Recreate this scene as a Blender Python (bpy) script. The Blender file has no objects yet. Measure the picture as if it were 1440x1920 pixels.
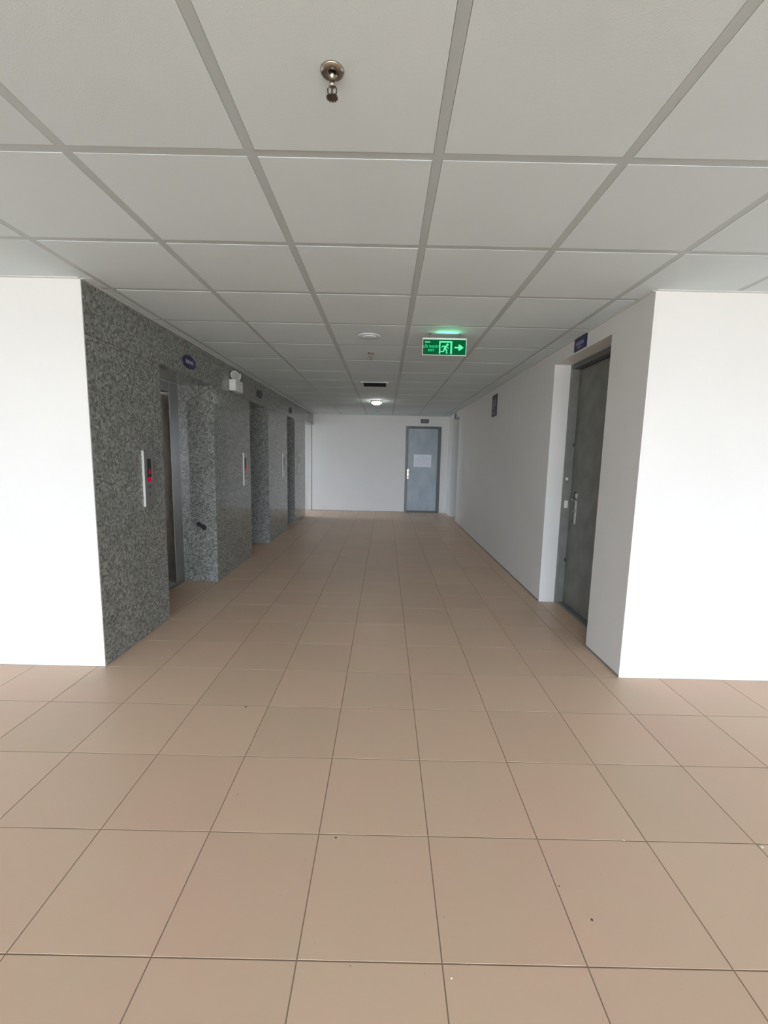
import bpy, bmesh, math, random
from mathutils import Vector, Matrix
random.seed(7)
S = bpy.context.scene
C = S.collection

# ------------------------------------------------------------------ camera
F_PX, YAW, PITCH, ROLL, CAM_H = 810.18, -0.0007, -0.1293, 0.0216, 1.3794
cam = bpy.data.cameras.new('camera'); cam_o = bpy.data.objects.new('camera', cam); C.objects.link(cam_o)
fw = Vector((math.sin(YAW)*math.cos(PITCH), math.cos(YAW)*math.cos(PITCH), math.sin(PITCH)))
r0 = Vector((math.cos(YAW), -math.sin(YAW), 0)); u0 = r0.cross(fw)
rt = math.cos(ROLL)*r0 + math.sin(ROLL)*u0; up = -math.sin(ROLL)*r0 + math.cos(ROLL)*u0
cam_o.matrix_world = Matrix(((rt.x, up.x, -fw.x, 0), (rt.y, up.y, -fw.y, 0), (rt.z, up.z, -fw.z, CAM_H), (0, 0, 0, 1)))
cam.sensor_fit = 'VERTICAL'; cam.sensor_height = 24.0; cam.lens = 24.0*F_PX/1920
cam.clip_start = 0.05; cam.clip_end = 200
S.camera = cam_o

# ------------------------------------------------------------------ sky (overcast day outside the lobby windows)
W = bpy.data.worlds.new('overcast_sky'); S.world = W; W.use_nodes = True
nt = W.node_tree; nt.nodes.clear()
wo = nt.nodes.new('ShaderNodeOutputWorld'); bg = nt.nodes.new('ShaderNodeBackground')
tc = nt.nodes.new('ShaderNodeTexCoord'); sx = nt.nodes.new('ShaderNodeSeparateXYZ'); cr = nt.nodes.new('ShaderNodeValToRGB')
mp = nt.nodes.new('ShaderNodeMapRange'); mp.inputs[1].default_value = -1; mp.inputs[2].default_value = 1
nt.links.new(tc.outputs['Generated'], sx.inputs[0]); nt.links.new(sx.outputs[2], mp.inputs[0]); nt.links.new(mp.outputs[0], cr.inputs[0])
e = cr.color_ramp.elements
e[0].position = 0.0; e[0].color = (0.50, 0.53, 0.51, 1)
e[1].position = 1.0; e[1].color = (1.62, 1.82, 2.18, 1)
k = e.new(0.485); k.color = (0.66, 0.70, 0.71, 1)
k = e.new(0.515); k.color = (1.10, 1.25, 1.48, 1)
nt.links.new(cr.outputs[0], bg.inputs[0]); nt.links.new(bg.outputs[0], wo.inputs[0])
bg.inputs[1].default_value = 13.2
S.view_settings.view_transform = 'Standard'; S.view_settings.look = 'None'
S.view_settings.gamma = 1; S.view_settings.use_curve_mapping = False
S.view_settings.exposure = 0.0
BACK_Y = -7.0                      # window wall behind the camera
WIN_X0, WIN_X1, WIN_Z0, WIN_Z1 = -4.8, 4.8, 0.08, 2.33
BAYS = 6

# ------------------------------------------------------------------ dimensions
LX, RX, FY, EY, CH = -1.7695, 1.5271, 2.62, 10.68, 2.3502
LIFTS = [(3.463, 4.508), (5.70, 6.59), (7.84, 8.495)]
LIFT_TOP, LIFT_DEEP = 2.05, -2.125
OPEN_Y0, OPEN_TOP = 9.58, 2.09
NICHES = [(3.082, 4.085), (9.20, 10.09)]
NICHE_TOP, NICHE_DEEP = 2.235, 1.675
LOB = 6.0

# ------------------------------------------------------------------ materials
def mat(name, col, rough=0.5, metal=0.0, spec=0.5, coat=0.0):
    m = bpy.data.materials.new(name); m.use_nodes = True
    b = m.node_tree.nodes['Principled BSDF']
    b.inputs['Base Color'].default_value = (*col, 1); b.inputs['Roughness'].default_value = rough
    b.inputs['Metallic'].default_value = metal; b.inputs['Specular IOR Level'].default_value = spec
    b.inputs['Coat Weight'].default_value = coat
    return m
def nodes(m): return m.node_tree, m.node_tree.nodes['Principled BSDF']
def vary(m, c1, c2, scale=3.0, detail=4, bump=0.0, bump_scale=200, lo=0.35, hi=0.65, stretch=None, per_obj=0.0, rough=None):
    """soft colour variation, optional fine bump and per-object tone difference"""
    t, b = nodes(m); N = t.nodes.new; L = t.links.new
    g = N('ShaderNodeNewGeometry'); vec = g.outputs['Position']
    if stretch:
        mpn = N('ShaderNodeMapping'); mpn.inputs['Scale'].default_value = stretch; L(vec, mpn.inputs[0]); vec = mpn.outputs[0]
    n = N('ShaderNodeTexNoise'); n.inputs['Scale'].default_value = scale; n.inputs['Detail'].default_value = detail; L(vec, n.inputs['Vector'])
    r = N('ShaderNodeValToRGB'); r.color_ramp.elements[0].position = lo; r.color_ramp.elements[1].position = hi
    r.color_ramp.elements[0].color = (*c1, 1); r.color_ramp.elements[1].color = (*c2, 1); L(n.outputs['Fac'], r.inputs[0])
    out = r.outputs[0]
    if per_obj:
        oi = N('ShaderNodeObjectInfo'); mr = N('ShaderNodeMapRange'); mr.inputs[3].default_value = 1-per_obj; mr.inputs[4].default_value = 1+per_obj
        L(oi.outputs['Random'], mr.inputs[0]); hv = N('ShaderNodeHueSaturation'); L(mr.outputs[0], hv.inputs['Value']); L(out, hv.inputs['Color']); out = hv.outputs[0]
    L(out, b.inputs['Base Color'])
    if rough:
        rr = N('ShaderNodeMapRange'); rr.inputs[3].default_value = rough[0]; rr.inputs[4].default_value = rough[1]
        L(n.outputs['Fac'], rr.inputs[0]); L(rr.outputs[0], b.inputs['Roughness'])
    if bump:
        n2 = N('ShaderNodeTexNoise'); n2.inputs['Scale'].default_value = bump_scale; n2.inputs['Detail'].default_value = 3; L(g.outputs['Position'], n2.inputs['Vector'])
        bp = N('ShaderNodeBump'); bp.inputs['Strength'].default_value = bump; bp.inputs['Distance'].default_value = 0.002
        L(n2.outputs['Fac'], bp.inputs['Height']); L(bp.outputs[0], b.inputs['Normal'])
    return m

M = {}
M['wall'] = vary(mat('white_paint', (.72,.72,.71), .5, spec=.4), (.75,.74,.715), (.775,.765,.74), 1.3, bump=.10, bump_scale=90)
M['ceil_tile'] = vary(mat('ceiling_board', (.66,.67,.63), .9, spec=.15), (.70,.775,.79), (.73,.805,.82), 1.5, bump=.25, bump_scale=380, per_obj=.02)
M['grid'] = mat('ceiling_grid_metal', (.52,.565,.56), .5, spec=.3)
M['trim'] = mat('ceiling_edge_metal', (.70,.71,.68), .5)
M['plenum'] = mat('ceiling_plenum', (.25,.25,.24), .9)
M['grout'] = mat('floor_grout', (.30,.22,.16), .9, spec=.1)
M['paint_grey'] = vary(mat('grey_door_paint', (.18,.19,.18), .45), (.15,.153,.135), (.21,.213,.19), 7, bump=.1, bump_scale=60, rough=(.35,.6))
M['frame_grey'] = vary(mat('grey_frame_paint', (.2,.2,.2), .45), (.19,.195,.18), (.23,.235,.22), 9, rough=(.35,.6))
M['paint_blue'] = vary(mat('blue_grey_door_paint', (.25,.3,.32), .4), (.30,.36,.41), (.40,.46,.50), 5, stretch=(1,1,.5), rough=(.3,.5))
M['frame_dark'] = mat('dark_frame_paint', (.12,.125,.125), .5)
M['steel'] = vary(mat('brushed_steel', (.5,.5,.5), .32, 1.0), (.38,.38,.375), (.52,.52,.515), 30, stretch=(1,14,.4), rough=(.25,.4))
M['steel_dark'] = mat('lift_leaf_steel', (.20,.185,.165), .28, 1.0)
M['chrome'] = mat('chrome', (.42,.38,.33), .25, 1.0)
M['chrome_dark'] = mat('aged_chrome', (.20,.17,.15), .35, 1.0)
M['white_plastic'] = mat('white_plastic', (.78,.78,.74), .4)
M['grey_plastic'] = mat('grey_lens', (.38,.39,.37), .3)
M['black'] = mat('black_plastic', (.012,.012,.012), .3)
M['slot'] = mat('vent_black', (.010,.010,.010), .6)
M['navy'] = mat('navy_sign', (.018,.018,.085), .35)
M['navy_dark'] = mat('dark_sign', (.015,.016,.028), .4)
M['pale_ink'] = mat('pale_lettering', (.30,.28,.46), .5)
M['white_ink'] = mat('white_lettering', (.42,.40,.50), .5)
M['paper'] = mat('white_paper', (.88,.90,.97), .6)
M['ink'] = mat('grey_print', (.70,.73,.84), .7)
M['brass'] = mat('pale_handle', (.80,.78,.70), .3, .3)
M['dirt'] = mat('dirt', (.10,.065,.04), .9)
M['chip'] = mat('pale_chip', (.75,.68,.55), .9)
M['window_frame'] = mat('window_aluminium', (.55,.56,.57), .4, .6)
M['scuff'] = mat('dark_sticker', (.02,.02,.025), .5)

# polished speckled granite
def granite():
    m = mat('speckled_granite', (.15,.15,.14), .12, spec=.5, coat=.1)
    t, b = nodes(m); N = t.nodes.new; L = t.links.new
    g = N('ShaderNodeNewGeometry'); oi = N('ShaderNodeObjectInfo')
    n0 = N('ShaderNodeTexNoise'); n0.inputs['Scale'].default_value = 60; n0.inputs['Detail'].default_value = 2; L(g.outputs['Position'], n0.inputs['Vector'])
    mx = N('ShaderNodeMixRGB'); mx.inputs[0].default_value = .012; L(g.outputs['Position'], mx.inputs[1]); L(n0.outputs['Color'], mx.inputs[2])
    v = N('ShaderNodeTexVoronoi'); v.inputs['Scale'].default_value = 74; L(mx.outputs[0], v.inputs['Vector'])
    bw = N('ShaderNodeSeparateColor'); L(v.outputs['Color'], bw.inputs[0])
    r = N('ShaderNodeValToRGB'); r.color_ramp.interpolation = 'LINEAR'
    el = r.color_ramp.elements
    el[0].position = 0; el[0].color = (.13,.135,.122,1); el[1].position = 1; el[1].color = (.38,.385,.355,1)
    for p_, c_ in ((.22,(.17,.175,.16,1)), (.40,(.24,.245,.225,1)), (.80,(.285,.29,.265,1)), (.90,(.33,.335,.31,1))):
        k = el.new(p_); k.color = c_
    L(bw.outputs[0], r.inputs[0])
    v2 = N('ShaderNodeTexNoise'); v2.inputs['Scale'].default_value = 5; L(g.outputs['Position'], v2.inputs['Vector'])
    hs = N('ShaderNodeHueSaturation'); mr = N('ShaderNodeMapRange'); mr.inputs[3].default_value = .88; mr.inputs[4].default_value = 1.12
    L(v2.outputs['Fac'], mr.inputs[0]); L(mr.outputs[0], hs.inputs['Value']); L(r.outputs[0], hs.inputs['Color'])
    L(hs.outputs[0], b.inputs['Base Color'])
    return m
M['granite'] = granite()

# glazed peach floor tile: mottled, slightly different tile to tile, satin gloss
def tile_mat():
    m = mat('peach_floor_tile', (.5,.4,.3), .3, spec=.38)
    t, b = nodes(m); N = t.nodes.new; L = t.links.new
    g = N('ShaderNodeNewGeometry'); oi = N('ShaderNodeObjectInfo')
    n = N('ShaderNodeTexNoise'); n.inputs['Scale'].default_value = 2.2; n.inputs['Detail'].default_value = 3; L(g.outputs['Position'], n.inputs['Vector'])
    r = N('ShaderNodeValToRGB'); r.color_ramp.elements[0].position = .36; r.color_ramp.elements[1].position = .64
    r.color_ramp.elements[0].color = (.675,.505,.36,1); r.color_ramp.elements[1].color = (.70,.492,.362,1); L(n.outputs['Fac'], r.inputs[0])
    mr = N('ShaderNodeMapRange'); mr.inputs[3].default_value = .965; mr.inputs[4].default_value = 1.03; L(oi.outputs['Random'], mr.inputs[0])
    hs = N('ShaderNodeHueSaturation'); L(mr.outputs[0], hs.inputs['Value']); L(r.outputs[0], hs.inputs['Color'])
    n2 = N('ShaderNodeTexNoise'); n2.inputs['Scale'].default_value = 55; n2.inputs['Detail'].default_value = 2; L(g.outputs['Position'], n2.inputs['Vector'])
    r2 = N('ShaderNodeValToRGB'); r2.color_ramp.elements[0].position = .20; r2.color_ramp.elements[1].position = .26
    r2.color_ramp.elements[0].color = (.72,.70,.68,1); r2.color_ramp.elements[1].color = (1,1,1,1); L(n2.outputs['Fac'], r2.inputs[0])
    ml = N('ShaderNodeMixRGB'); ml.blend_type = 'MULTIPLY'; ml.inputs[0].default_value = 1; L(hs.outputs[0], ml.inputs[1]); L(r2.outputs[0], ml.inputs[2])
    L(ml.outputs[0], b.inputs['Base Color'])
    n3 = N('ShaderNodeTexNoise'); n3.inputs['Scale'].default_value = 6; L(g.outputs['Position'], n3.inputs['Vector'])
    m3 = N('ShaderNodeMapRange'); m3.inputs[3].default_value = .33; m3.inputs[4].default_value = .48; L(n3.outputs['Fac'], m3.inputs[0]); L(m3.outputs[0], b.inputs['Roughness'])
    bp = N('ShaderNodeBump'); bp.inputs['Strength'].default_value = .12; bp.inputs['Distance'].default_value = .001
    n4 = N('ShaderNodeTexNoise'); n4.inputs['Scale'].default_value = 45; L(g.outputs['Position'], n4.inputs['Vector']); L(n4.outputs['Fac'], bp.inputs['Height']); L(bp.outputs[0], b.inputs['Normal'])
    return m
M['tile'] = tile_mat()

def emit(name, col, strength, base=(.05,.05,.05)):
    m = mat(name, base, .3, spec=.06); b = nodes(m)[1]
    b.inputs['Emission Color'].default_value = (*col, 1); b.inputs['Emission Strength'].default_value = strength
    return m
M['exit_green'] = emit('backlit_green', (.0,.095,.028), 1.0, (.0,.012,.006))
M['exit_mint'] = emit('backlit_mint', (.11,.88,.42), 1.0, (.03,.10,.05))
M['exit_text'] = emit('backlit_text_green', (.03,.72,.27), 1.0, (.0,.05,.02))
M['lamp'] = emit('lamp_glow', (1.0,.99,.93), 42.0, (.8,.8,.8))
M['led_red'] = emit('led_red', (.42,.0,.03), .9, (.2,.0,.01))

# ------------------------------------------------------------------ builders
def obj(name, me_or_bm, m=None, parent=None, loc=None):
    if isinstance(me_or_bm, bmesh.types.BMesh):
        me = bpy.data.meshes.new(name); me_or_bm.to_mesh(me); me_or_bm.free()
    else: me = me_or_bm
    if m and not me.materials: me.materials.append(m)
    o = bpy.data.objects.new(name, me); C.objects.link(o)
    if parent: o.parent = parent
    if loc: o.location = loc
    return o
def tag(o, label=None, cat=None, group=None, kind=None):
    if label: o['label'] = label
    if cat: o['category'] = cat
    if group: o['group'] = group
    if kind: o['kind'] = kind
    return o
def empty(name, loc=(0,0,0), rz=0):
    o = bpy.data.objects.new(name, None); C.objects.link(o); o.location = loc; o.rotation_euler.z = rz; o.empty_display_size = .1
    return o
def box(bm, x0, x1, y0, y1, z0, z1, bev=0.0):
    r = bmesh.ops.create_cube(bm, size=1)
    vs = r['verts']
    for v in vs:
        v.co = Vector(((x0+x1)/2+v.co.x*(x1-x0), (y0+y1)/2+v.co.y*(y1-y0), (z0+z1)/2+v.co.z*(z1-z0)))
    if bev > 0:
        es = list({e for v in vs for e in v.link_edges})
        bmesh.ops.bevel(bm, geom=es, offset=bev, segments=1, affect='EDGES')
    return bm
def bx(x0, x1, y0, y1, z0, z1, bev=0.0): return box(bmesh.new(), x0, x1, y0, y1, z0, z1, bev)
def boxes(lst, bev=0.0):
    bm = bmesh.new()
    for a in lst: box(bm, *a, bev=bev)
    return bm
def lathe(bm, prof, axis=(0,0,1), seg=28, org=(0,0,0)):
    """prof: (radius, height) along axis"""
    ax = Vector(axis).normalized(); t = Vector((1,0,0)) if abs(ax.x) < .9 else Vector((0,1,0))
    u = ax.cross(t).normalized(); v = ax.cross(u); o = Vector(org); rings = []
    for r, h in prof:
        rings.append([bm.verts.new(o+ax*h+(u*math.cos(a)+v*math.sin(a))*max(r,1e-5)) for a in [2*math.pi*i/seg for i in range(seg)]])
    for a, b in zip(rings, rings[1:]):
        for i in range(seg):
            f = bm.faces.new((a[i], a[(i+1)%seg], b[(i+1)%seg], b[i])); f.smooth = True
    bm.faces.new(rings[0][::-1]); bm.faces.new(rings[-1])
    bmesh.ops.recalc_face_normals(bm, faces=bm.faces[:])
    return bm
def tube(bm, pts, r, seg=10):
    pts = [Vector(p) for p in pts]; rings = []
    for i, p in enumerate(pts):
        d = (pts[min(i+1,len(pts)-1)]-pts[max(i-1,0)]).normalized(); t = Vector((0,0,1)) if abs(d.z) < .9 else Vector((1,0,0))
        u = d.cross(t).normalized(); v = d.cross(u)
        rings.append([bm.verts.new(p+(u*math.cos(a)+v*math.sin(a))*r) for a in [2*math.pi*k/seg for k in range(seg)]])
    for a, b in zip(rings, rings[1:]):
        for i in range(seg):
            f = bm.faces.new((a[i], a[(i+1)%seg], b[(i+1)%seg], b[i])); f.smooth = True
    bm.faces.new(rings[0][::-1]); bm.faces.new(rings[-1])
    bmesh.ops.recalc_face_normals(bm, faces=bm.faces[:])
    return bm
def prism(bm, pts, place, d0, d1):
    """2D outline pts extruded from depth d0 to d1; place(a,b,d) -> 3D"""
    A = [bm.verts.new(place(a, b, d0)) for a, b in pts]; B = [bm.verts.new(place(a, b, d1)) for a, b in pts]
    bm.faces.new(A); bm.faces.new(B[::-1]); n = len(pts)
    for i in range(n): bm.faces.new((A[i], B[i], B[(i+1)%n], A[(i+1)%n]))
    bmesh.ops.recalc_face_normals(bm, faces=bm.faces[:])
    return bm
def struct(name, bm, m, label=None, parent=None):
    o = obj(name, bm, m, parent)
    if not parent: o['kind'] = 'structure'
    if label: o['label'] = label
    return o

# ------------------------------------------------------------------ floor: grout bed with every tile on it
TF, FX0, FY0 = 0.4, -1.0141, 1.0177
JOINT, T_TOP = 0.0040, 0.0
bed = [(-LOB, LOB, BACK_Y, FY, -.15, -.0009), (LX, RX, FY, EY, -.15, -.0009), (-5.25, LX, OPEN_Y0, EY+.03, -.15, -.0009)]
bed += [(LIFT_DEEP-.6, LX, a, b, -.15, -.0009) for a, b in LIFTS] + [(RX, 1.95, a, b, -.15, -.0009) for a, b in NICHES]
floor = struct('floor', boxes(bed), M['grout'], 'peach square-tiled floor running through the lobby and corridor')
_tile_cache = {}
def tile_mesh(w, h, bev=.0004, th=.006):
    key = (round(w,4), round(h,4))
    if key not in _tile_cache:
        x, y = w/2, h/2
        vs = [(-x,-y,-th),(x,-y,-th),(x,y,-th),(-x,y,-th),(-x,-y,-bev),(x,-y,-bev),(x,y,-bev),(-x,y,-bev),
              (-x+bev,-y+bev,0),(x-bev,-y+bev,0),(x-bev,y-bev,0),(-x+bev,y-bev,0)]
        fs = [(0,1,5,4),(1,2,6,5),(2,3,7,6),(3,0,4,7),(4,5,9,8),(5,6,10,9),(6,7,11,10),(7,4,8,11),(8,9,10,11)]
        me = bpy.data.meshes.new('tile'); me.from_pydata(vs, [], fs); me.materials.append(M['tile']); _tile_cache[key] = me
    return _tile_cache[key]
def put_tile(x0, x1, y0, y1):
    w, h = x1-x0-JOINT, y1-y0-JOINT
    if w < .008 or h < .008: return
    obj('tile', tile_mesh(w, h), None, floor, ((x0+x1)/2, (y0+y1)/2, T_TOP + random.uniform(-.0003, 0)))
def region(x0, x1, y0, y1):
    i0, i1 = math.floor((x0-FX0)/TF), math.ceil((x1-FX0)/TF); j0, j1 = math.floor((y0-FY0)/TF), math.ceil((y1-FY0)/TF)
    for j in range(j0, j1):
        for i in range(i0, i1):
            yield max(x0, FX0+i*TF), min(x1, FX0+(i+1)*TF), max(y0, FY0+j*TF), min(y1, FY0+(j+1)*TF)
VX0, VX1, VY0 = FX0-TF*4, FX0+TF*9, FY0-TF*1
for c in region(VX0, VX1, VY0, FY0+4*TF): put_tile(*c)                     # lobby tiles in view
for c in region(LX, RX, FY0+4*TF, EY): put_tile(*c)                        # corridor
for a, b in LIFTS:
    for c in region(LIFT_DEEP, LX, a, b): put_tile(*c)
for a, b in NICHES:
    for c in region(RX, NICHE_DEEP+.06, a, b): put_tile(*c)
for c in region(-2.4, LX, OPEN_Y0, EY): put_tile(*c)
bmf = bmesh.new()                                                          # tiles beyond the picture, joined
for rg in ((-LOB, VX0, VY0, FY0+4*TF), (VX1, LOB, VY0, FY0+4*TF), (-LOB, LOB, BACK_Y, VY0)):
    for x0, x1, y0, y1 in region(*rg):
        if x1-x0 > .02 and y1-y0 > .02:
            h = JOINT/2; z = T_TOP
            A = [bmf.verts.new(p) for p in ((x0+h,y0+h,z),(x1-h,y0+h,z),(x1-h,y1-h,z),(x0+h,y1-h,z))]; B = [bmf.verts.new(v.co-Vector((0,0,.002))) for v in A]
            bmf.faces.new(A)
            for i in range(4): bmf.faces.new((B[i], B[(i+1)%4], A[(i+1)%4], A[i]))
o = obj('lobby_tiling', bmf, M['tile'], floor); o['kind'] = 'stuff'

# ------------------------------------------------------------------ ceiling: boards in an exposed grid
TC, CX0, CY0 = 0.6115, -1.0728, 1.5494
BAR, RISE = 0.032, 0.0012
plen = [(-LOB, LOB, BACK_Y, FY, CH+.02, CH+.20), (-5.3, RX+.45, FY, EY+.03, CH+.02, CH+.20)]
ceiling = struct('ceiling', boxes(plen), M['plenum'], 'suspended ceiling of pale square boards in a grey metal grid')
_cm = {}
def board(x0, x1, y0, y1, gx0=1, gx1=1, gy0=1, gy1=1):
    g = BAR/2+.0012
    x0, x1, y0, y1 = x0+g*gx0, x1-g*gx1, y0+g*gy0, y1-g*gy1
    w, h = x1-x0, y1-y0
    if w < .01 or h < .01: return
    key = (round(w,4), round(h,4))
    if key not in _cm:
        bm = bx(-w/2, w/2, -h/2, h/2, 0, .018, .0005); me = bpy.data.meshes.new('ceiling_board'); bm.to_mesh(me); bm.free(); me.materials.append(M['ceil_tile']); _cm[key] = me
    obj('ceiling_board', _cm[key], None, ceiling, ((x0+x1)/2, (y0+y1)/2, CH+random.uniform(-.0006,.0006)))
def gx(k): return CX0+TC*k
def gy(k): return CY0+TC*k
for r in range(-2, 2):                                                     # lobby rows in view; the last is cut by the front walls
    for k in range(-4, 9):
        y1 = gy(r+1)
        if r == 1 and not (gx(k) >= LX and gx(k+1) <= RX): 
            board(gx(k), gx(k+1), gy(r), FY, 1, 1, 1, 0)
        else: board(gx(k), gx(k+1), gy(r), y1)
bands = [(LX, gx(-1), 0, 1)] + [(gx(k), gx(k+1), 1, 1) for k in range(-1, 4)] + [(gx(4), RX, 1, 0)]
rows = [(gy(r), min(gy(r+1), EY), 1, 1 if gy(r+1) < EY else 0) for r in range(2, 15) if gy(r) < EY]
for x0, x1, a, b in bands:
    if a == 0 or b == 0: board(x0, x1, FY, gy(2), a, b, 0, 1)
    for y0, y1, c, d in rows: board(x0, x1, y0, y1, a, b, c, d)
board(-5.2, LX, OPEN_Y0, EY, 0, 0, 0, 0)
bmc = bmesh.new()                                                          # boards beyond the picture, joined
for x0, x1, y0, y1 in ((-LOB, gx(-4)-.017, gy(-2)+.017, FY), (gx(9)+.017, LOB, gy(-2)+.017, FY), (-LOB, LOB, BACK_Y, gy(-2)-.017)): box(bmc, x0, x1, y0, y1, CH, CH+.018)
o = obj('lobby_boards', bmc, M['ceil_tile'], ceiling); o['kind'] = 'stuff'
zb = CH+RISE
for k in range(-4, 10):                                                    # main runners
    x = gx(k); y1 = EY if LX < x < RX else FY
    obj('grid_runner', bx(x-BAR/2, x+BAR/2, gy(-2)-.015, y1, zb, zb+.012), M['grid'], ceiling)
for r in range(-2, 15):                                                    # cross bars, clipped at the runners
    y = gy(r)
    if y > EY: break
    xs = [gx(k) for k in range(-4, 10)] if r < 2 else [LX-BAR/2]+[gx(k) for k in range(-1, 5)]+[RX+BAR/2]
    for a, b in zip(xs, xs[1:]):
        obj('cross_bar', bx(a+BAR/2, b-BAR/2, y-BAR/2, y+BAR/2, zb, zb+.012), M['grid'], ceiling)

# ------------------------------------------------------------------ walls
H = CH+.02
struct('wall_front_left', boxes([(-LOB, LX-.001, FY, FY+.006, -.12, H), (-LOB, LX-.02, FY+.006, FY+.12, -.12, H)]), M['wall'], 'bright white lobby wall left of the granite corner')
struct('wall_front_right', boxes([(RX, LOB, FY, FY+.12, -.12, H)]), M['wall'], 'bright white lobby wall right of the corridor mouth')
rw = []
ys = [FY+.12] + [v for n in NICHES for v in n] + [EY]
for a, b in ((ys[0], ys[1]), (ys[2], ys[3]), (ys[4], ys[5])): rw.append((RX, RX+.40, a, b, -.12, H))
for a, b in NICHES: rw.append((RX, RX+.40, a, b, NICHE_TOP, H))
struct('wall_right', boxes(rw), M['wall'], 'long white right-hand corridor wall with two door recesses')
struct('wall_far', boxes([(-1.80, RX+.4, EY, EY+.15, -.12, H), (-5.3, -1.80, EY+.035, EY+.15, -.12, H)]), M['wall'], 'white wall closing the far end of the corridor')
PX = -5.2
struct('wall_passage', boxes([(PX, -2.9, OPEN_Y0-.1, OPEN_Y0, -.12, H), (PX-.1, PX, OPEN_Y0-.1, EY+.15, -.12, .7), (PX-.1, PX, OPEN_Y0-.1, EY+.15, 2.25, H)]), M['wall'], 'white wall inside the far left side passage')
struct('window_8', boxes([(PX-.08, PX-.03, OPEN_Y0, OPEN_Y0+.04, .7, 2.25), (PX-.08, PX-.03, EY-.005, EY+.035, .7, 2.25), (PX-.08, PX-.03, OPEN_Y0+.04, EY-.005, .7, .74), (PX-.08, PX-.03, OPEN_Y0+.04, EY-.005, 2.21, 2.25), (PX-.08, PX-.03, 10.10, 10.14, .74, 2.21)]), M['window_frame'], 'unseen aluminium window added at the end of the far left side passage')  # unseen window, added to bring daylight to the corridor's far end
pL = bpy.data.lights.new('daylight_portal', 'AREA'); pL.shape = 'RECTANGLE'; pL.size = 1.55; pL.size_y = 1.1; pL.cycles.is_portal = True
po = bpy.data.objects.new('daylight_portal', pL); C.objects.link(po); po.location = (PX+.01, 10.13, 1.475); po.rotation_euler = (0, math.radians(-90), 0)
# skirting line, grey silicone/cement joint at the wall feet
for n, a in enumerate([(RX-.004, RX, FY, NICHES[0][0], 0, .012), (RX-.004, RX, NICHES[0][1], NICHES[1][0], 0, .012), (-1.80, .485, EY-.004, EY, 0, .010)]):
    o = struct('baseboard_right' if n < 2 else 'baseboard_far', bx(*a), M['frame_grey'], 'thin grey joint line along the foot of the wall')

tag(obj('corner_line', tube(bmesh.new(), [(-1.812, EY+.018, 0), (-1.812, EY+.018, OPEN_TOP+.02)], .010), M['frame_grey']), 'thin grey vertical pipe added as the dark corner line where the far wall steps back', 'rod')  # added upright that draws the dark line of the wall corner
# granite wall: cement core with stone slabs on it
G = .02
core = []
py = [FY+.12] + [v for l in LIFTS for v in l] + [OPEN_Y0]
piers = [(FY, LIFTS[0][0])] + [(LIFTS[i][1], LIFTS[i+1][0]) for i in range(2)] + [(LIFTS[2][1], OPEN_Y0)]
for n, (a, b) in enumerate(piers): core.append((-2.9, LX-G, (FY+.12 if n == 0 else a+G), b-G, -.12, H))
for a, b in LIFTS: core.append((-2.9, LX-G, a-G, b+G, LIFT_TOP+G, H))
core.append((-2.2, LX-G, OPEN_Y0-G, EY, OPEN_TOP+G, H))
wl = struct('wall_left', boxes(core), M['wall'], 'left corridor wall clad in dark speckled polished granite')
def slab(x0, x1, y0, y1, z0, z1): return obj('granite_panel', bx(x0, x1, y0, y1, z0, z1, .0012), M['granite'], wl)
j = .0010
for n, (a, b) in enumerate(piers):
    slab(LX-G, LX, a+(.007 if n == 0 else 0), b, -.004, LIFT_TOP-j)
for (a, b), (a2, b2) in zip(piers, piers[1:]): pass
cuts = [FY, LIFTS[0][0], LIFTS[0][1], LIFTS[1][0], LIFTS[1][1], LIFTS[2][0], LIFTS[2][1], OPEN_Y0, EY]
for i, (a, b) in enumerate(zip(cuts, cuts[1:])):
    low = OPEN_TOP if i == len(cuts)-2 else LIFT_TOP
    slab(LX-G, LX, a+(.007 if i == 0 else j), b-j, low+j, CH)
for a, b in LIFTS:                                                         # reveals and soffit of each lift recess
    slab(LIFT_DEEP, LX-G, a-G, a, -.004, LIFT_TOP); slab(LIFT_DEEP, LX-G, b, b+G, -.004, LIFT_TOP)
    slab(LIFT_DEEP, LX-G, a, b, LIFT_TOP, LIFT_TOP+G)
slab(-2.2, LX-G, OPEN_Y0-G, OPEN_Y0, -.004, OPEN_TOP); slab(-2.2, LX-G, OPEN_Y0, EY, OPEN_TOP, OPEN_TOP+G)

# edge angles where ceiling meets walls
tr = [(LX, LX+.018, FY, EY), (RX-.018, RX, FY, EY), (LX+.018, RX-.018, EY-.018, EY), (-LOB, LX, FY-.018, FY), (RX, LOB, FY-.018, FY)]
nm = ['left granite wall', 'right corridor wall', 'far end wall', 'left lobby wall', 'right lobby wall']
for n, (x0, x1, y0, y1) in enumerate(tr):
    struct('trim_%d' % (n+1), bx(x0, x1, y0, y1, CH-.0035, CH+.004), M['trim'], 'thin pale metal ceiling edge along the '+nm[n])

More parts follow.
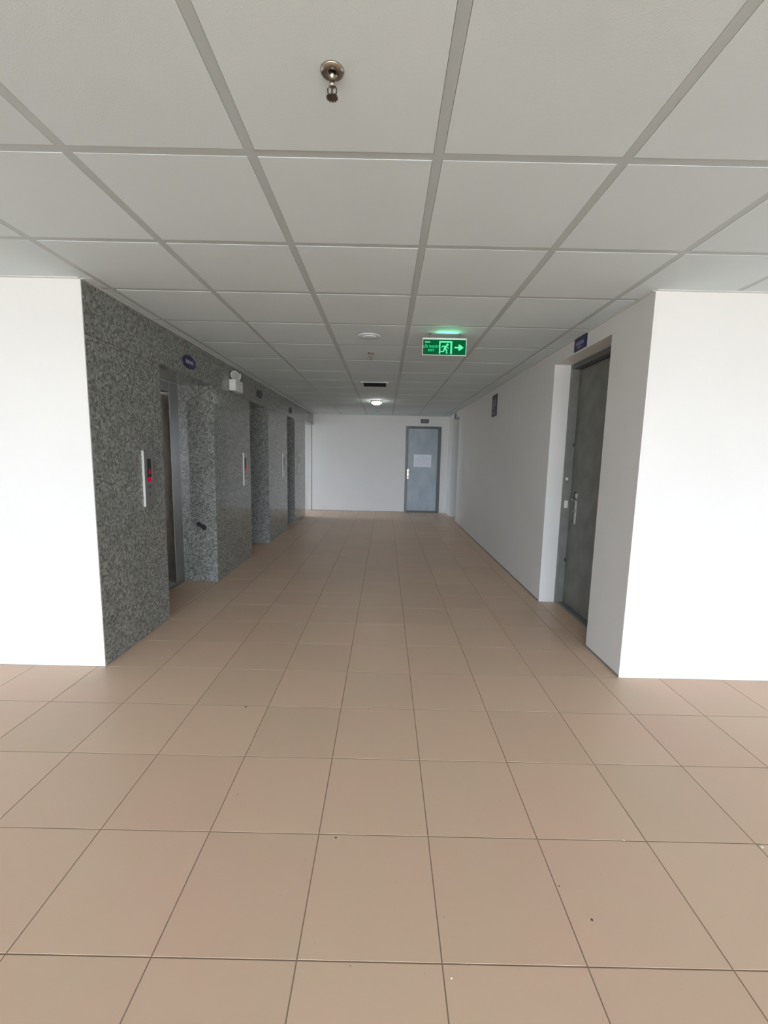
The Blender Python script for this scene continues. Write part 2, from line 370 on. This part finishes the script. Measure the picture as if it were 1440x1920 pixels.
# lobby behind the camera: side walls and the window wall the daylight comes through
struct('wall_side_left', bx(-LOB-.12, -LOB, BACK_Y, FY+.12, -.12, H), M['wall'], 'white side wall of the lobby on the left')
struct('wall_side_right', bx(LOB, LOB+.12, BACK_Y, FY+.12, -.12, H), M['wall'], 'white side wall of the lobby on the right')
struct('wall_back', boxes([(-LOB, WIN_X0, BACK_Y-.15, BACK_Y, -.12, H), (WIN_X1, LOB, BACK_Y-.15, BACK_Y, -.12, H), (WIN_X0, WIN_X1, BACK_Y-.15, BACK_Y, -.12, WIN_Z0), (WIN_X0, WIN_X1, BACK_Y-.15, BACK_Y, WIN_Z1, H)]), M['wall'], 'window wall of the lobby behind the viewpoint')
bw_ = (WIN_X1-WIN_X0)/BAYS
for i in range(BAYS):
    a, b = WIN_X0+i*bw_, WIN_X0+(i+1)*bw_; t = .03; y0, y1 = BACK_Y-.10, BACK_Y-.05
    zt = WIN_Z0+(WIN_Z1-WIN_Z0)*.68
    w = struct('window_%d' % (i+1), boxes([(a, a+t, y0, y1, WIN_Z0, WIN_Z1), (b-t, b, y0, y1, WIN_Z0, WIN_Z1), (a+t, b-t, y0, y1, WIN_Z0, WIN_Z0+t), (a+t, b-t, y0, y1, WIN_Z1-t, WIN_Z1), (a+t, b-t, y0, y1, zt-.02, zt+.02)]), M['window_frame'], 'aluminium window bay of the lobby window wall')
    L_ = bpy.data.lights.new('daylight_portal', 'AREA'); L_.shape = 'RECTANGLE'; L_.size = b-a; L_.size_y = WIN_Z1-WIN_Z0; L_.cycles.is_portal = True
    lo = bpy.data.objects.new('daylight_portal', L_); C.objects.link(lo); lo.location = ((a+b)/2, BACK_Y-.02, (WIN_Z0+WIN_Z1)/2); lo.rotation_euler = (math.radians(90), 0, 0); lo.rotation_euler = (math.radians(90), 0, 0)

# ------------------------------------------------------------------ lift doors
def lift(n, a, b, label):
    o = empty('door_%d' % n, (LIFT_DEEP, (a+b)/2, 0)); tag(o, label, 'elevator', kind='structure')
    def P(name, bm, m):
        q = obj(name, bm, m); q.parent = o; q.location = (-o.location.x, -o.location.y, 0); return q
    jw, dp = .19*(b-a)/1.045, .11
    x1 = LIFT_DEEP; x0 = x1-dp; ty = LIFT_TOP
    for s, (p, q) in ((0, (a, a+jw)), (1, (b-jw, b))):
        bm = bx(x0, x1, p, q, .0, ty, .003)
        e0, e1 = (p, q)
        P('jamb', bm, M['steel'])
    P('header', bx(x0, x1, a+jw, b-jw, ty-.10, ty, .003), M['steel'])
    mid = (a+b)/2; xl = x0+.01
    for p, q in ((a+jw+.004, mid-.0015), (mid+.0015, b-jw-.004)):
        P('door_leaf', bx(xl-.03, xl, p, q, .012, ty-.104, .003), M['steel_dark'])
    P('sill', boxes([(x0-.02, x1, a+jw, b-jw, -.001, .006), (x0+.02, x0+.035, a+jw, b-jw, .006, .009), (x0+.06, x0+.075, a+jw, b-jw, .006, .009)]), M['steel'])
lift(1, *LIFTS[0], 'nearest lift door of dull steel deep in its granite recess')
lift(2, *LIFTS[1], 'middle lift door of dull steel deep in its granite recess')
lift(3, *LIFTS[2], 'farthest lift door of dull steel deep in its granite recess')

# ------------------------------------------------------------------ lift call panels
def call_panel(y0, lit, label, wdt=.135):
    o = empty('call_panel', (LX, y0+wdt/2, 1.175)); tag(o, label, 'call panel', 'lift call panels on the granite wall')
    h, w = .205, wdt/2
    bm = bx(0, .012, -w, w, -h, h, .004); obj('plate', bm, M['steel'], o)
    bm = bx(0, .016, -w-.004, -w+.004, -h, h, .002); obj('edge_strip', bm, M['trim'], o)
    d = obj('display', bx(.010, .016, -.026, .026, .008, .145, .002), M['black'], o)
    if lit:
        pl = lambda A, B, D: Vector((D, A, B))
        bm = bmesh.new(); cz = .045
        prism(bm, [(-.016, cz+.004), (-.006, cz+.004), (-.006, cz+.028), (.006, cz+.028), (.006, cz+.004), (.016, cz+.004), (0, cz-.022)], pl, .0162, .0172)
        q = obj('red_arrow', bm, M['led_red'], d); q['label'] = 'glowing red arrow'
        obj('hall_button', lathe(bmesh.new(), [(.017,.011),(.017,.017),(.015,.019),(.001,.019)], (1,0,0), 24, (0,0,-.010)), M['led_red'], o)['label'] = 'lit red call button'
    for z in ((-.06, -.115) if lit else (-.01, -.065)):
        obj('hall_button', lathe(bmesh.new(), [(.015,.011),(.015,.015),(.013,.017),(.001,.017)], (1,0,0), 24, (0,0,z)), M['steel_dark'], o)
    for z in (-h+.015, h-.015):
        obj('screw', lathe(bmesh.new(), [(.004,.011),(.004,.013),(.001,.0135)], (1,0,0), 10, (0,0,z)), M['chrome'], o)
call_panel(3.155, True, 'steel lift call panel with black display and red light, nearest the lobby')
call_panel(5.395, True, 'steel lift call panel before the middle lift recess')
call_panel(7.46, False, 'steel lift call panel before the farthest lift recess')
call_panel(8.78, False, 'steel lift call panel past the farthest lift recess')

# ------------------------------------------------------------------ oval lift signs
def oval_sign(y, z, label, m_ink):
    o = empty('oval_sign', (LX, y, z)); tag(o, label, 'sign', 'oval signs above the lift recesses')
    pl = lambda A, B, D: Vector((D, A, B))
    ring = lambda a, b, n=32: [(a*math.cos(2*math.pi*i/n), b*math.sin(2*math.pi*i/n)) for i in range(n)]
    obj('plate', prism(bmesh.new(), ring(.125, .058), pl, 0, .008), M['navy'] if m_ink is M['white_ink'] else M['navy_dark'], o)
    bm = bmesh.new()                                                      # illegible band of pale lettering
    for i, (w, h) in enumerate([(.014,.032),(.016,.026),(.014,.030),(.012,.026),(.016,.026),(.014,.030),(.010,.034)]):
        yy = -.070+i*.022; prism(bm, [(yy, -h/2), (yy+w, -h/2), (yy+w, h/2), (yy, h/2)], pl, .008, .0088)
    obj('lettering', bm, m_ink, o)
oval_sign(3.98, 2.167, 'small navy oval sign with pale lettering above the nearest lift', M['white_ink'])
oval_sign(6.15, 2.19, 'small dark oval sign above the middle lift', M['navy'])
oval_sign(8.13, 2.17, 'small dark oval sign above the farthest lift', M['navy'])

# dark sticker on the lift recess reveal
pl = lambda A, B, D: Vector((A, LIFTS[0][1]-D, B))
bm = prism(bmesh.new(), [(-1.985,.635), (-1.955,.650), (-1.925,.622), (-1.890,.612), (-1.872,.590), (-1.885,.560), (-1.915,.556), (-1.935,.585), (-1.962,.598), (-1.985,.612)], pl, 0, .002)
tag(obj('sticker', bm, M['scuff']), 'small dark torn sticker low on the nearest granite reveal', 'sticker')

# ------------------------------------------------------------------ twin-head emergency light on the granite
o = empty('emergency_light', (LX, 5.10, 2.07)); tag(o, 'white emergency light box with two lamp heads on the granite wall', 'emergency light')
obj('housing', bx(0, .075, -.125, .125, 0, .125, .006), M['white_plastic'], o)
bm = boxes([(.0755, .077, -.085, .085, .030, .034), (.0755, .077, -.085, .085, .085, .089)]); obj('front_groove', bm, M['grey_plastic'], o)
for s, yy, ax in ((0, -.065, (.55,-.80,-.2)), (1, .065, (.75,.55,-.25))):
    a = Vector(ax).normalized(); c = Vector((.045, yy, .178))
    hd = obj('lamp_head', lathe(bmesh.new(), [(.012,-.040),(.028,-.034),(.044,-.004),(.047,.012),(.044,.016)], a, 24, c), M['white_plastic'], o)
    obj('lens', lathe(bmesh.new(), [(.040,.014),(.040,.0165),(.030,.020),(.001,.022)], a, 24, c), M['grey_plastic'], hd)
    obj('yoke', tube(bmesh.new(), [(.04, yy, .122), (.028, yy+.0, .140), (.014, yy-.01*s, .165), (.012, yy, .195), (.030, yy, .212)], .006), M['white_plastic'], o)

# ------------------------------------------------------------------ recessed doors on the right wall
def right_door(n, a, b, label):
    o = empty('door_%d' % n, (NICHE_DEEP, (a+b)/2, 0)); tag(o, label, 'door', kind='structure')
    def P(name, bm, m, par=None):
        q = obj(name, bm, m, par or o)
        if par is None: q.location = (-o.location.x, -o.location.y, 0)
        return q
    x0, x1, xl = NICHE_DEEP, RX+.36, NICHE_DEEP+.065; jw = .045; t = NICHE_TOP
    P('frame_jamb', boxes([(x0, xl+.002, a, a+jw, .001, t), (xl+.002, x1, a, a+jw-.015, .001, t)], .002), M['frame_grey'])
    P('frame_jamb', boxes([(x0, xl+.002, b-jw, b, .001, t), (xl+.002, x1, b-jw+.015, b, .001, t)], .002), M['frame_grey'])
    P('frame_head', bx(x0, x1, a+jw, b-jw, t-jw, t, .002), M['frame_dark'])
    P('threshold', boxes([(x0+.015, x1, a+jw, b-jw, -.001, .016)], .003), M['frame_grey'])
    leaf = P('door_leaf', bx(xl+.002, xl+.042, a+jw-.008, b-jw+.008, .022, t-jw-.006, .002), M['paint_grey'])
    bs = boxes([(x1-.005, x1+.02, a, b, 0, t)]); P('backing', bs, M['frame_dark'])
    yh = 3.905 if n == 4 else b-jw-.09
    h = obj('handle', boxes([(xl-.008, xl+.002, yh-.020, yh+.020, .80, 1.08)], .003), M['window_frame'], leaf)
    obj('shadow_strip', boxes([(xl-.004, xl+.0022, yh+.020, yh+.046, .80, 1.09)], .001), M['slot'], leaf)  # black strip standing in for the shadow gap beside the handle plate
    bm = bmesh.new(); tube(bm, [(xl-.004, yh, 1.03), (xl-.045, yh, 1.03), (xl-.052, yh-.02, 1.03), (xl-.052, yh-.12, 1.028)], .008)
    lathe(bm, [(.015, 0), (.015, .010), (.001, .012)], (-1,0,0), 18, (xl-.006, yh, .92))
    obj('lever', bm, M['steel'], leaf)
    for zz in (.25, 1.1, 1.95):
        P('hinge', lathe(bmesh.new(), [(.007,-.05),(.007,.05)], (0,0,1), 12, (xl-.004, a+jw-.004, zz)), M['steel'])
    P('strike_plate', boxes([(x0+.012, x0+.045, b-jw-.002, b-jw+.001, .93, 1.0), (x0+.008, x0+.03, b-jw-.003, b-jw+.001, 1.19, 1.215)]), M['white_plastic'])
    P('latch_hole', boxes([(x0+.052, x0+.062, b-jw-.002, b-jw+.001, .42, .45), (x0+.052, x0+.062, b-jw-.002, b-jw+.001, 1.50, 1.53)]), M['slot'])
right_door(4, *NICHES[0], 'tall worn grey steel door deep in the near right wall recess')
right_door(5, *NICHES[1], 'grey steel door in the far right wall recess, mostly hidden')

# ------------------------------------------------------------------ far end door
def far_door():
    x0, x1, t = .485, 1.348, 2.105
    o = empty('door_6', ((x0+x1)/2, EY, 0)); tag(o, 'blue-grey steel door in the far end wall with a paper notice', 'door', kind='structure')
    def P(name, bm, m, par=None):
        q = obj(name, bm, m, par or o)
        if par is None: q.location = (-o.location.x, -o.location.y, 0)
        return q
    P('frame_jamb', bx(x0, x0+.062, EY-.022, EY-.0005, .001, t, .003), M['frame_grey']); P('frame_jamb', bx(x1-.078, x1, EY-.022, EY-.0005, .001, t, .003), M['frame_dark'])
    P('frame_head', bx(x0+.062, x1-.078, EY-.022, EY-.0005, t-.055, t, .003), M['frame_dark'])
    P('threshold', bx(x0+.062, x1-.078, EY-.03, EY-.0005, .001, .045, .003), M['frame_dark'])
    lf = P('door_leaf', bx(x0+.068, x1-.082, EY-.012, EY-.001, .050, t-.060, .002), M['paint_blue'])
    hx = x0+.075
    obj('handle', boxes([(hx-.022, hx+.022, EY-.030, EY-.020, .83, 1.07)], .004), M['brass'], lf)
    bm = tube(bmesh.new(), [(hx, EY-.03, 1.0), (hx, EY-.075, 1.0), (hx+.02, EY-.082, 1.0), (hx+.11, EY-.082, .997)], .009)
    lathe(bm, [(.016,0),(.016,.012),(.001,.014)], (0,-1,0), 18, (hx, EY-.03, .88)); obj('lever', bm, M['brass'], lf)
far_door()
o = empty('notice', (.908, EY-.012, 1.278)); tag(o, 'white landscape paper notice taped to the far end door', 'notice')
obj('sheet', bx(-.214, .214, -.0012, 0, -.150, .150), M['paper'], o)
bm = bmesh.new(); random.seed(3)
for rI in range(9):
    z = .105-rI*.026; x = -.17 if rI else -.10
    while x < (.16 if rI else .10):
        w = random.uniform(.015, .05); box(bm, x, min(x+w, .17), -.0018, -.0012, z, z+(.012 if rI else .018)); x += w+.010
obj('print', bm, M['ink'], o)

# ------------------------------------------------------------------ wall signs
def bars(bm, rows_, place, d0, d1):
    for (a0, b0, h, ws, gap) in rows_:
        a = a0
        for w in ws:
            prism(bm, [(a, b0), (a+w, b0), (a+w, b0+h), (a, b0+h)], place, d0, d1); a += w+gap
    return bm
def door_sign(y, z, w, h, label):
    o = empty('door_sign', (RX, y, z)); tag(o, label, 'sign', 'door signs on the corridor walls')
    pl = lambda A, B, D: Vector((-D, -A, B))
    obj('plate', prism(bmesh.new(), [(-w/2,-h/2),(w/2,-h/2),(w/2,h/2),(-w/2,h/2)], pl, .0005, .008), M['navy'], o)
    obj('lettering', bars(bmesh.new(), [(-w*.36, -h*.10, h*.26, [.012,.009,.014,.011,.007,.013,.010,.012], .0065), (-w*.22, -h*.34, h*.13, [.010,.008,.010,.006,.010], .005)], pl, .008, .0086), M['pale_ink'], o)
door_sign(3.565, 2.296, .212, .100, 'small navy door sign with pale lettering above the near right door')
door_sign(9.72, 2.285, .212, .095, 'tiny dark door sign high above the far right recess')
o = empty('floor_sign', (RX, 6.240, 2.113)); tag(o, 'upright navy wall sign with faint vertical marks on the right corridor wall', 'sign')
pl = lambda A, B, D: Vector((-D, -A, B))
obj('plate', prism(bmesh.new(), [(-.125,-.149),(.125,-.149),(.125,.149),(-.125,.149)], pl, .0005, .012), M['navy_dark'], o)
obj('lettering', bars(bmesh.new(), [(-.075, -.06, .15, [.022, .022], .03), (.045, -.01, .09, [.03], .0), (-.08, -.115, .022, [.02,.014,.022,.018,.02], .012)], pl, .012, .0128), M['pale_ink'], o)
o = empty('plaque', (.935, EY, 2.230)); tag(o, 'small black plaque with faint lettering above the far end door', 'sign')
pl = lambda A, B, D: Vector((A, -D, B))
obj('plate', prism(bmesh.new(), [(-.098,-.048),(.098,-.048),(.098,.048),(-.098,.048)], pl, .0005, .010), M['black'], o)
obj('lettering', bars(bmesh.new(), [(-.07, -.012, .030, [.012,.010,.014,.010,.012,.012,.009], .010)], pl, .010, .0108), M['frame_grey'], o)
tag(obj('light_switch', boxes([(.742, .765, EY-.008, EY-.0005, 2.195, 2.262)], .002), M['white_plastic']), 'tiny pale fitting beside the black plaque on the far wall', 'fitting')

# ------------------------------------------------------------------ lit exit sign hanging from the ceiling
def exit_sign():
    yy = 3.585
    o = empty('exit_sign', (.449, yy, 2.245)); o.rotation_euler = (0, 0, 0)
    tag(o, 'lit green exit sign with running figure and arrow hanging from the ceiling', 'exit sign')
    w, h = .170, .058
    pl = lambda A, B, D: Vector((A, -D, B))
    pan = obj('panel', prism(bmesh.new(), [(-w,-h),(w,-h),(w,h),(-w,h)], pl, -.006, .006), M['exit_green'], o)
    obj('edge_frame', boxes([(-w-.004, w+.004, -.009, .009, h, h+.012), (-w-.004, w+.004, -.007, .007, -h-.005, -h), (w, w+.005, -.007, .007, -h, h), (-w-.004, -w, -.007, .007, -h, h)]), M['trim'], o)
    top = CH-2.245
    for x in (-.118, .124):
        obj('hanger', tube(bmesh.new(), [(x, 0, h+.011), (x, 0, top)], .0022, 8), M['frame_grey'], o)
        obj('ceiling_hook', lathe(bmesh.new(), [(.008, -.008), (.012, 0)], (0,0,1), 14, (x, 0, top)), M['frame_grey'], o)
    F, B = .0061, .0075
    bm = bmesh.new()                                                        # doorway outline
    def R(a0, b0, a1, b1): prism(bm, [(a0,b0),(a1,b0),(a1,b1),(a0,b1)], pl, F, B)
    R(-.042, -.050, -.031, .048); R(.048, -.050, .062, .048); R(-.031, .036, .048, .048)
    obj('doorway_symbol', bm, M['exit_mint'], pan)
    bm = bmesh.new()                                                        # running figure
    prism(bm, [(.024+.010*math.cos(2*math.pi*i/14), .020+.010*math.sin(2*math.pi*i/14)) for i in range(14)], pl, F, B)
    for pts in ([(.004,.014),(.018,.012),(.014,-.014),(-.006,-.014)],                 # trunk
                [(.016,.010),(.036,-.004),(.033,-.010),(.014,.002)],                  # front arm
                [(.006,.014),(-.016,.012),(-.024,-.002),(-.018,-.004),(-.012,.005),(.004,.006)],   # back arm
                [(.012,-.010),(.026,-.020),(.020,-.040),(.030,-.041),(.029,-.046),(.013,-.046),(.015,-.024),(.002,-.016)],
                [(-.006,-.010),(-.010,-.028),(-.030,-.030),(-.030,-.037),(-.003,-.036),(.006,-.014)]):
        prism(bm, pts, pl, F, B)
    obj('running_figure', bm, M['exit_mint'], pan)
    bm = prism(bmesh.new(), [(.080,-.006),(.112,-.006),(.112,-.024),(.128,-.020),(.154,0),(.128,.020),(.112,.024),(.112,.006),(.080,.006)], pl, F, B)
    obj('arrow', bm, M['exit_mint'], pan)
    def text(s, x, z, size, m, name):
        cu = bpy.data.curves.new(name, 'FONT'); cu.body = s; cu.size = size; cu.align_x = 'CENTER'; cu.extrude = .0006; cu.resolution_u = 3; cu.offset = .0006
        t = bpy.data.objects.new(name, cu); C.objects.link(t)
        me = bpy.data.meshes.new_from_object(t.evaluated_get(bpy.context.evaluated_depsgraph_get()))
        bpy.data.objects.remove(t)
        for v in me.vertices: v.co = Vector((v.co.x+x, -F-.0006-v.co.z, v.co.y+z))
        me.materials.clear(); obj(name, me, m, pan)
    text('LỐI THOÁT', -.106, -.004, .0245, M['exit_text'], 'lettering')
    text('EXIT', -.104, -.031, .024, M['exit_text'], 'lettering')
    bm = bmesh.new(); bars(bm, [(-.155, .034, .009, [.008,.006,.008,.007,.005], .0016)], pl, F, B); obj('maker_mark', bm, M['exit_mint'], pan)
    L_ = bpy.data.lights.new('exit_sign_glow', 'AREA'); L_.shape = 'RECTANGLE'; L_.size = .16; L_.size_y = .02; L_.color = (.12,1,.45); L_.energy = .14; L_.spread = math.radians(170)
    lo = bpy.data.objects.new('exit_sign_glow', L_); C.objects.link(lo); lo.parent = o; lo.location = (.02, -.016, h+.012); lo.rotation_euler = (math.radians(-122), 0, 0)
exit_sign()

# ------------------------------------------------------------------ ceiling fittings
def sprinkler(x, y, big, label):
    o = empty('sprinkler', (x, y, CH)); o.scale = (.72, .72, .72); tag(o, label, 'sprinkler', 'pendent sprinklers in the ceiling')
    obj('escutcheon', lathe(bmesh.new(), [(.041,.0),(.043,-.002),(.041,-.007),(.033,-.012),(.018,-.013),(.016,-.010),(.001,-.010)], (0,0,1), 32), M['chrome'], o)
    obj('stem', lathe(bmesh.new(), [(.011,-.010),(.011,-.022),(.008,-.024),(.008,-.040),(.011,-.042),(.011,-.052),(.005,-.055)], (0,0,1), 20), M['chrome'], o)
    bm = bmesh.new()
    for s in (-1, 1): tube(bm, [(s*.009, 0, -.050), (s*.016, 0, -.060), (s*.015, 0, -.072), (s*.004, 0, -.086)], .0028, 8)
    obj('yoke', bm, M['chrome_dark'], o)
    obj('bulb', lathe(bmesh.new(), [(.001,-.055),(.0035,-.060),(.0035,-.076),(.001,-.082)], (0,0,1), 12), M['led_red'] if False else M['chrome_dark'], o)
    bm = bmesh.new(); n = 12                                               # toothed deflector
    pts = []
    for i in range(n):
        a = 2*math.pi*i/n; pts += [(.021*math.cos(a-.16), .021*math.sin(a-.16)), (.021*math.cos(a+.10), .021*math.sin(a+.10)), (.013*math.cos(a+.20), .013*math.sin(a+.20))]
    prism(bm, pts, lambda A, B, D: Vector((A, B, D)), -.086, -.0885); obj('deflector', bm, M['chrome_dark'], o)
sprinkler(-.157, 1.236, True, 'chrome sprinkler head with round cup, nearest the viewer on the front ceiling board')
sprinkler(-.160, 4.29, False, 'small distant sprinkler head between the ceiling disc and the black vent')
o = empty('smoke_detector', (-.153, 3.70, CH)); tag(o, 'flat pale round detector disc on the corridor ceiling', 'smoke detector')
obj('base', lathe(bmesh.new(), [(.092,0),(.094,-.002),(.090,-.005),(.060,-.0065)], (0,0,1), 40), M['ceil_tile'], o)
obj('cover', lathe(bmesh.new(), [(.055,-.006),(.053,-.010),(.040,-.012),(.001,-.0125)], (0,0,1), 32), M['ceil_tile'], o)
o = empty('ceiling_vent', (-.168, 6.11, CH)); tag(o, 'short black ceiling vent slot with pale rim before the lamp', 'vent')
obj('rim', boxes([(-.185, .185, -.185, -.155, -.007, .001), (-.185, .185, .155, .185, -.007, .001), (-.185, -.155, -.155, .155, -.007, .001), (.155, .185, -.155, .155, -.007, .001)]), M['ceil_tile'], o)
obj('throat', bx(-.155, .155, -.155, .155, -.0015, -.0005), M['slot'], o)
for i in range(7):
    yv = -.132+i*.044
    pl = lambda A, B, D: Vector((D, A, B))
    obj('blade', prism(bmesh.new(), [(yv-.011,-.003),(yv-.009,-.002),(yv+.009,-.010),(yv+.007,-.011)], pl, -.153, .153), M['slot'], o)
o = empty('downlight', (-.182, 7.90, CH)); tag(o, 'glowing round white ceiling lamp near the far end', 'ceiling lamp')
obj('ring', lathe(bmesh.new(), [(.100,0),(.102,-.010),(.100,-.024),(.092,-.026)], (0,0,1), 36), M['white_plastic'], o)
obj('diffuser', lathe(bmesh.new(), [(.090,-.020),(.088,-.036),(.074,-.054),(.044,-.066),(.001,-.070)], (0,0,1), 36), M['lamp'], o)
o = empty('downlight', (-.20, 9.75, CH)); tag(o, 'dim unlit ceiling fitting between the glowing lamp and the far wall', 'ceiling lamp')
obj('ring', lathe(bmesh.new(), [(.060,0),(.061,-.004),(.052,-.010),(.045,-.008),(.001,-.008)], (0,0,1), 28), M['grid'], o)

# ------------------------------------------------------------------ crumbs and chips on the floor
def crumb(x, y, r, m, label, cat='crumb'):
    bm = bmesh.new(); bmesh.ops.create_icosphere(bm, subdivisions=1, radius=1)
    for v in bm.verts: v.co = Vector((v.co.x*r*random.uniform(.6,1.2), v.co.y*r*random.uniform(.6,1.2), max(v.co.z, -.2)*r*.35+.07*r))
    tag(obj('crumb' if cat == 'crumb' else 'paint_chip', bm, m, None, (x, y, .0004)), label, cat)
crumb(-.150, 1.403, .0045, M['dirt'], 'dark crumb just beyond a joint in the foreground tiles')
crumb(-.734, 2.204, .007, M['dirt'], 'dark crumb left of centre, farthest of the floor crumbs')
crumb(.655, 1.140, .0045, M['dirt'], 'faint dark crumb in the right foreground tile')
crumb(.596, 1.242, .003, M['dirt'], 'tiny dark crumb beside the joint right of centre')
crumb(.904, 1.420, .005, M['chip'], 'pale chip lying on the joint in the right foreground', 'paint chip')
crumb(1.397, 1.405, .007, M['chip'], 'pale chip on the tile joint near the right picture edge', 'paint chip')
crumb(.206, 0.985, .004, M['chip'], 'tiny pale chip beside a joint at the bottom centre', 'paint chip')
